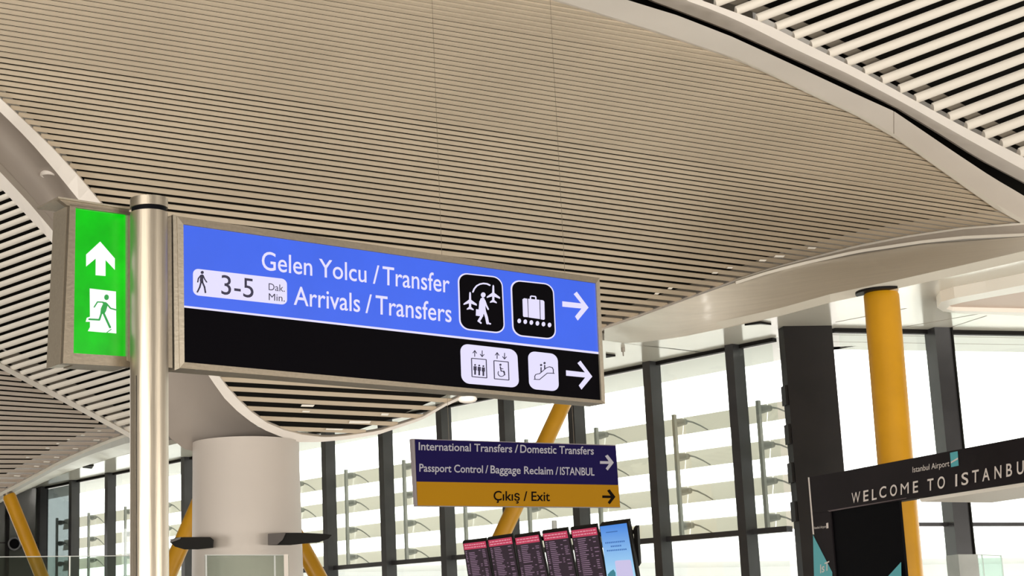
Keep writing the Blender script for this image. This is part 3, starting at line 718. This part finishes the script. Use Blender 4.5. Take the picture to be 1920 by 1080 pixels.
g = Draw(PG, TGm, -.009); g.poly([(202, 680), (398, 703), (401, 1018), (350, 1012), (300, 1010), (188, 1000), (204, 970), (204, 930), (172, 930), (180, 900), (204, 892)]); g.build('door_shape', GWHITE, gs)
g = Draw(PG, TGm, -.0072); g.disc(326, 747, 17, 21)
g.poly([(290, 780), (322, 784), (336, 800), (322, 850), (308, 874), (280, 868), (284, 830), (300, 796)])
g.line([(300, 784), (258, 782), (234, 820)], 9).line([(328, 796), (356, 830), (400, 842)], 10)
g.line([(290, 860), (272, 916), (196, 912)], 13).line([(302, 862), (328, 920), (352, 972)], 15)
g.line([(330, 1010), (360, 988)], 6)
g.build('running_figure', GMAN, gs)
# ---------------------------------------------------------------- hanging sign
PI_ = vplane(at(960, 890, 15.2), dS); hs = empty('hanging_sign'); tag(hs, 'navy and yellow hanging sign reading International Transfers and Exit, below the blue sign', 'sign')
c4 = [(773, 822.5), (1154.5, 834.4), (1163, 952), (781, 949.3)]
MB().prism([PI_(*p_) for p_ in c4], -PI_.n*.04).build('casing', mat('sign_casing', (.22, .19, .2), .5), hs)
H = lambda pts, nm, m_: MB().prism([PI_(x, y, .003) for x, y in pts], PI_.n*.002).build(nm, m_, hs)
H([(777.5, 824), (1153.5, 836), (1158.5, 909.5), (780.5, 903)], 'navy_face', NAVY); H([(780.5, 903), (1158.5, 909.5), (1162, 951), (782.5, 948)], 'yellow_face', SYEL)
T3 = lambda x, y: (740+x/3.177, 740+y/3.177)
TI = lambda s_, a, b, cap, m_: text(PI_, s_, T3(*a), T3(*b), cap, m_, hs, bold=.012, off=.007)
for s_, x0, x1 in (('International Transfers', 140, 697), ('/', 712, 733), ('Domestic Transfers', 745, 1183)): TI(s_, (x0, 330+(x0-140)*.0259), (x1, 330+(x1-140)*.0259), 14.5, STXT)
for s_, x0, x1 in (('Passport Control', 144, 523), ('/', 537, 554), ('Baggage Reclaim', 568, 940), ('/', 955, 971), ('ISTANBUL', 982, 1187)): TI(s_, (x0, 458+(x0-144)*.023), (x1, 458+(x1-144)*.023), 14.2, STXT)
TI('Çıkış / Exit', (586, 630), (922, 634), 17.5, INK)
for (x, y), k, m_ in (((1302, 404), 1, STXT), ((1312, 608), .95, INK)):
    Draw(PI_, T3, .006).poly([(x-82*k, y-8*k), (x-30*k, y-7*k), (x-52*k, y-38*k), (x-36*k, y-46*k), (x, y+1), (x-36*k, y+48*k), (x-48*k, y+36*k), (x-28*k, y+9*k), (x-82*k, y+8*k)]).build('arrow', m_, hs)
for x, y in ((850, 826), (1085, 833)):
    q = PI_(x, y, -.06); MB().tube([q, V((q.x, q.y, 8.6))], .0018, 6).build('suspension_cable', STEELD, hs)
# ---------------------------------------------------------------- welcome portal
WD = 19.0; dWp = hdir(-385); PW = vplane(at(1584, 920, WD), dWp); nW = PW.n
wp = empty('welcome_portal'); tag(wp, 'black portal beam lettered WELCOME TO ISTANBUL in front of the yellow pipe', 'sign')
dep = -nW*.12
MB().prism([PW(*p_) for p_ in ((1516.5, 895), (1584, 883), (1960, 812), (1960, 897), (1556, 959), (1524, 963))], dep).build('beam', BOARD, wp)
MB().prism([PW(x, y, -.02) for x, y in ((1720, 935), (1960, 898), (1960, 905), (1724, 941))], -nW*.85).build('beam_underside', mat('underside_white', (.85, .80, .72), .5), wp)
lg = [(1524, 961), (1556, 957)]
fl = lambda x0, y0, k, P_: (lambda a: V((a.x, a.y, k)))(P_(x0, y0))
a1, a2 = PW(1524, 961), PW(1556.5, 958)
MB().prism([a1, a2, V((a2.x, a2.y, 0)), V((a1.x, a1.y, 0))], dep).build('leg', BOARD, wp)
b1_, b2_ = PW(1557, 957, -.015), PW(1683, 938, -.015)
MB().prism([b1_, b2_, V((b2_.x, b2_.y, 0)), V((b1_.x, b1_.y, 0))], -nW*.03).build('dark_screen', BLACK, wp)
W = lambda pts, nm, m_, off=.003: MB().prism([PW(x, y, off) for x, y in pts], nW*.002).build(nm, m_, wp)
W([(1515.5, 895), (1518, 895), (1527, 1002), (1524.5, 1002)], 'edge_strip', BTXT)
W([(1525, 1003), (1561, 1073), (1562, 1160), (1529, 1160)], 'teal_triangle', TEAL)
W([(1689.5, 1054), (1692, 1160), (1625, 1160), (1664, 1082)], 'teal_triangle', TEAL, .0)
W([(1782, 849), (1796, 846), (1798, 873), (1784, 876)], 'logo_block', TEAL)
W([(1784, 866), (1797, 858), (1797.5, 861), (1784, 869)], 'logo_wave', BTXT, .006)
W([(1552, 957.5), (1700, 933), (1700, 934.5), (1556, 959.5)], 'bottom_edge', mat('portal_edge', (.10, .07, .075), .4))
text(PW, 'Istanbul Airport', (1712, 886), (1781, 874), 10.5, BTXT, wp, off=.006)
word = [('W', 1598, 944, 1614, 941), ('E', 1620, 940.5, 1629.5, 938.5), ('L', 1636, 938, 1645, 936), ('C', 1650, 934.5, 1663, 931.5), ('O', 1670, 931, 1683, 928.5), ('M', 1690, 928, 1705, 925), ('E', 1713, 924.5, 1722.5, 922.5),
        ('T', 1740, 920.5, 1751.5, 918.5), ('O', 1759, 917, 1773, 914.5), ('I', 1792.5, 912, 1796, 911.3), ('S', 1804, 910, 1817, 907.5), ('T', 1824, 905.5, 1836.5, 903.2), ('A', 1843, 902.5, 1857, 900), ('N', 1866, 898, 1879, 895.7), ('B', 1888, 894, 1899, 892), ('U', 1908, 890, 1921, 887.5), ('L', 1930, 886, 1940, 884)]
for ch, x0, y0, x1, y1 in word: text(PW, ch, (x0, y0), (x1, y1), lerp(19.5, 24, (x0-1598)/330), BTXT, wp, name='letter', bold=0 if ch in 'MW' else .012, off=.008)
text(PW, 'Istanbul Airport', (1527.5, 992), (1550, 989.5), 4.6, BTXT, wp, off=.006)
W([(1550, 981), (1553.5, 980), (1554, 990), (1550.5, 991)], 'logo_block', BTXT, .004)
text(PW, 'IsT', (1539, 1075), (1556, 1068), 16, BTXT, wp, bold=.01, off=.008)
# ---------------------------------------------------------------- flight information screens
pA, pB, pC = at(868, 1016, 21.5), at(1181, 979, 19.6), at(880, 1080, 21.9)
nf = (pB-pA).cross(pC-pA).normalized()
if nf.dot(CAM-pA) < 0: nf = -nf
PF = Plane(pA, nf)
T6 = lambda x, y: (860+x/5.647, 960+y/5.647)
tops = [((42, 322), (290, 292)), ((304, 286), (566, 248)), ((590, 262), (850, 224)), ((884, 216), (1152, 180)), ((1184, 180), (1464, 142))]
bots = [((112, 760), (372, 742)), ((384, 742), (650, 720)), ((662, 730), (955, 700)), ((968, 700), (1252, 680)), ((1268, 690), (1562, 670))]
labs = ['leftmost flight board in the row, tilted dark screen with a red header', 'second flight board from the left, dark screen with red header', 'middle flight board of five, dark screen with red header, right of the yellow pipe', 'fourth flight board from the left, dark screen below the grey stub post', 'flight board directly left of the bright blue advertising screen']
fr = random.Random(7)
for k in range(5):
    e = empty('flight_board'); tag(e, labs[k], 'screen', 'flight boards in the hanging row')
    (tl, tr), (bl, br) = tops[k], bots[k]
    ex = lambda p_, q_, t: (lerp(p_[0], q_[0], t), lerp(p_[1], q_[1], t))
    bl2, br2 = ex(tl, bl, 1.45), ex(tr, br, 1.45)
    quad = lambda u0, v0, u1, v1: [ex(ex(tl, tr, u), ex(bl2, br2, u), v) for u, v in ((u0, v0), (u1, v0), (u1, v1), (u0, v1))]
    Draw(PF, T6, -.03, .03).poly(quad(.0, -.01, 1.0, 1)).build('casing', RUB, e)
    Draw(PF, T6, .001).poly(quad(.03, .02, .97, .98)).build('display', SCR, e)
    Draw(PF, T6, .004).poly(quad(.03, .02, .97, .125)).build('header', SRED, e)
    g = Draw(PF, T6, .006)
    for r in range(2):
        u = .08
        while u < .9:
            du = fr.uniform(.04, .12); g.poly(quad(u, .045+.04*r, min(u+du, .94), .058+.04*r)); u += du+.03
    g.build('header_marks', SPINK, e)['kind'] = 'stuff'
    g = Draw(PF, T6, .004)
    for r in range(30):
        v = .15+r*.028
        for u0, u1, pr_ in ((.06, .14, .8), (.2, .55, .95), (.62, .70, .4), (.76, .92, .7)):
            if fr.random() < pr_: g.poly(quad(u0, v, lerp(u0, u1, fr.uniform(.6, 1)), v+.011))
    g.build('flight_rows', SROW, e)['kind'] = 'stuff'
e = empty('advertising_screen'); tag(e, 'bright blue advertising screen at the right end of the flight boards', 'screen')
tl, tr, bl, br = (1492, 146), (1780, 108), (1570, 700), (1880, 690)
ex = lambda p_, q_, t: (lerp(p_[0], q_[0], t), lerp(p_[1], q_[1], t)); bl2, br2 = ex(tl, bl, 1.35), ex(tr, br, 1.35)
quad = lambda u0, v0, u1, v1: [ex(ex(tl, tr, u), ex(bl2, br2, u), v) for u, v in ((u0, v0), (u1, v0), (u1, v1), (u0, v1))]
Draw(PF, T6, -.06, .06).poly(quad(.01, -.005, 1.06, 1)).build('casing', RUB, e)
gm = bpy.data.materials.new('screen_blue_fade'); gm.use_nodes = True; nt = gm.node_tree; bs = nt.nodes['Principled BSDF']; bs.inputs['Base Color'].default_value = (0, 0, 0, 1)
tc = nt.nodes.new('ShaderNodeTexCoord'); sx = nt.nodes.new('ShaderNodeSeparateXYZ'); cr = nt.nodes.new('ShaderNodeValToRGB')
cr.color_ramp.elements[0].color = (.40, .70, .92, 1); cr.color_ramp.elements[1].color = (.07, .25, .74, 1)
nt.links.new(tc.outputs['Generated'], sx.inputs[0]); nt.links.new(sx.outputs[2], cr.inputs[0]); nt.links.new(cr.outputs[0], bs.inputs['Emission Color']); bs.inputs['Emission Strength'].default_value = 1
cr.color_ramp.elements[0].position = .3; cr.color_ramp.elements[1].position = .98
Draw(PF, T6, .001).poly(quad(.01, .01, .99, .99)).build('display', gm, e)
g = Draw(PF, T6, .004)
g.poly(quad(.2, .095, .62, .108))
for v, u0, u1 in ((.235, .12, .82), (.29, .30, .66), (.345, .14, .82)):
    u = u0
    while u < u1: g.poly(quad(u, v, u+.045, v+.02)); u += .065
g.build('copy_lines', SDKB, e)['kind'] = 'stuff'
Draw(PF, T6, .004).rquad(quad(.36, .50, .92, .86), 20).build('pale_card', SMAUVE, e)
Draw(PF, T6, .004).poly([(1580, 660), (1606, 628), (1640, 604), (1662, 640), (1665, 700), (1590, 700)]).build('green_hill', mat('hill_teal', (.05, .22, .28), .4, emit=1), e)
# stub post and side bracket of the screen row
e = empty('screen_mount'); tag(e, 'grey tubular stub rising behind the flight boards with a black side bracket', 'mount')
q0, q1 = at(1039, 976, 22.6), at(1040, 995, 22.6)
MB().tube([q0, q1, V((q1.x, q1.y, 1.9)), V((q1.x, q1.y, 0))], .034, 14).build('post', RAIL, e)
Draw(PF, T6, -.14, .06).poly([(1822, 222), (1862, 222), (1885, 620), (1840, 640)]).build('side_bracket', RUB, e)
Draw(PF, T6, -.20, .03).poly([(60, 420), (1840, 300), (1840, 330), (60, 450)]).build('crossbar', RUB, e)
# ---------------------------------------------------------------- glass screens at the bottom edge
def gpanel(name, lab, pts, dep, posts, cat='glass panel', gm_=GLASSG, d=V((1, 0, 0))):
    e = empty(name); tag(e, lab, cat)
    P_ = vplane(at(*pts[0], dep), d); a, b = P_(*pts[0]), P_(*pts[1])
    MB().prism([a, b, V((b.x, b.y, 0)), V((a.x, a.y, 0))], V((0, .02, 0))).build('pane', gm_, e)
    for x, y, w__, m_ in posts:
        a = P_(x-w__/2, y); b = P_(x+w__/2, y)
        MB().prism([a-V((0, .02, 0)), b-V((0, .02, 0)), V((b.x, b.y-.02, 0)), V((a.x, a.y-.02, 0))], V((0, .06, 0))).build('edge_post', m_, e)
    MB().prism([P_(pts[0][0], pts[0][1])-V((0, .003, 0)), P_(pts[1][0], pts[1][1])-V((0, .003, 0)), P_(pts[1][0], pts[1][1]+1.5)-V((0, .003, 0)), P_(pts[0][0], pts[0][1]+1.5)-V((0, .003, 0))], V((0, .026, 0))).build('top_edge', RAIL, e)
    return e
gpanel('glass_screen', 'glass screen with pale metal edge posts before the round column', [(384, 1040), (541, 1040)], 16, [(386.5, 1040, 3, RAIL), (536, 1039.5, 8, COLM), (515, 1042, 3, RAIL)])
gpanel('glass_balustrade', 'greenish glass balustrade at the bottom left behind the sign pole', [(-60, 1044), (262, 1041)], 20, [(131, 1043, 2, WHITE), (-20, 1043, 2, WHITE)])
gpanel('glass_booth', 'pale green glass booth standing outside the right window', [(1822, 1039), (1876, 1041)], 40, [(1826, 1039, 1.2, RAIL), (1841, 1039, 1.2, RAIL), (1877, 1041, 1.2, RAIL)], gm_=glass('booth_glass', (.88, .98, .94), .05))
# ---------------------------------------------------------------- small ceiling fittings
e = empty('downlight'); tag(e, 'small round downlight in the grey ceiling band at upper left', 'light')
c_ = at(90, 328, CD(90, 328)+.02); nn = (at(90, 328, 20.9)-at(100, 328, 20.9)).cross(at(90, 340, 21.15)-at(90, 328, 20.95)).normalized()
if nn.dot(CAM-c_) < 0: nn = -nn
cdn = V((-.05, -.25, -1)).normalized()
rr_ = lambda r, k: [c_+cdn*k+V((math.cos(a*math.pi/12)*r, math.sin(a*math.pi/12)*r, 0)) for a in range(25)]
MB().grid([rr_(.105, -.06), rr_(.105, .012), rr_(.085, .02), rr_(.055, -.04)]).build('ring', TRIM, e, smooth=True, fix=False)
MB().prism(rr_(.055, -.01)[:-1], V((0, 0, .02))).build('lens', LAMP, e)
def fitting(name, lab, x, y, r, h, m, cat):
    c = atz(x, y, ZS); e = empty(name); tag(e, lab, cat)
    MB().tube([c, c-Z*h*.5], [r, r*.9], 16).build('base', m, e); MB().tube([c-Z*h*.45, c-Z*h], [r*.35, r*.3], 8).build('nozzle', m, e); return e
fitting('sprinkler', 'tiny sprinkler head under the pale soffit right of the blue sign', 1168, 652, .035, .14, TRIMD, 'sprinkler')
def vent(lab, pts):
    e = empty('ceiling_vent'); tag(e, lab, 'vent')
    MB().prism([atz(x, y, ZS) for x, y in pts], V((0, 0, -.03))).build('grille', RUB, e)
vent('thin black vent in the pale soffit left of the dark corner column', [(1396, 607), (1426, 602), (1446, 606), (1426, 604.5)])
vent('thin black vent in the pale soffit beside the end of the blue sign', [(1136, 663), (1154, 665), (1136, 668)])
vent('black square vent in the soffit at far left above the windows', [(155, 875), (166, 871), (176, 871), (172, 877)])
e = empty('air_nozzle'); tag(e, 'round black air nozzle on the dark wall behind the left yellow pipe', 'air vent')
c_ = at(28, 1020, lw.y-.45)
MB().tube([c_, c_-V((0, .12, 0))], [.20, .19], 24).build('ring', MULL, e, smooth=True); MB().tube([c_-V((0, .11, 0)), c_-V((0, .16, 0))], [.15, .12], 20).build('throat', BLACK, e, smooth=True)
# faint things outdoors
e = empty('floodlight_mast'); tag(e, 'pale floodlight mast far outside between dark column and yellow pipe', 'mast')
bq = at(1600, 900, 120); pz = at(1600, 790, 120).z
mb = MB(); 
for s_ in (-.8, .8): mb.box(V((bq.x+s_, 120, pz/2)), V((.06, 0, 0)), V((0, .06, 0)), Z*pz/2)
for k in range(10): mb.box(V((bq.x, 120, pz*(.1+k*.1)-.3)), V((.85, 0, 0)), V((0, .05, 0)), Z*.05)
mb.build('lattice', OUT, e); MB().box(V((bq.x, 120, pz)), V((1.2, 0, 0)), V((0, .4, 0)), Z*.7).build('lamp_head', OUT, e)
e = empty('airport_building'); tag(e, 'pale low building outside beyond the lower windows', 'building')
MB().box(V((22, 90, 2.8)), V((26, 0, 0)), V((0, 5, 0)), Z*2.8).build('wall', OUT, e); MB().box(V((22, 84.9, 5.9)), V((27, 0, 0)), V((0, 5.5, 0)), Z*.3).build('roof', WHITE, e)
o = MB().prism([V((-60, 75, -.1)), V((120, 75, -.1)), V((120, 300, -.1)), V((-60, 300, -.1))], V((0, 0, -.2))).build('floor', mat('apron', (.6, .6, .6), .9)); o['kind'] = 'structure'
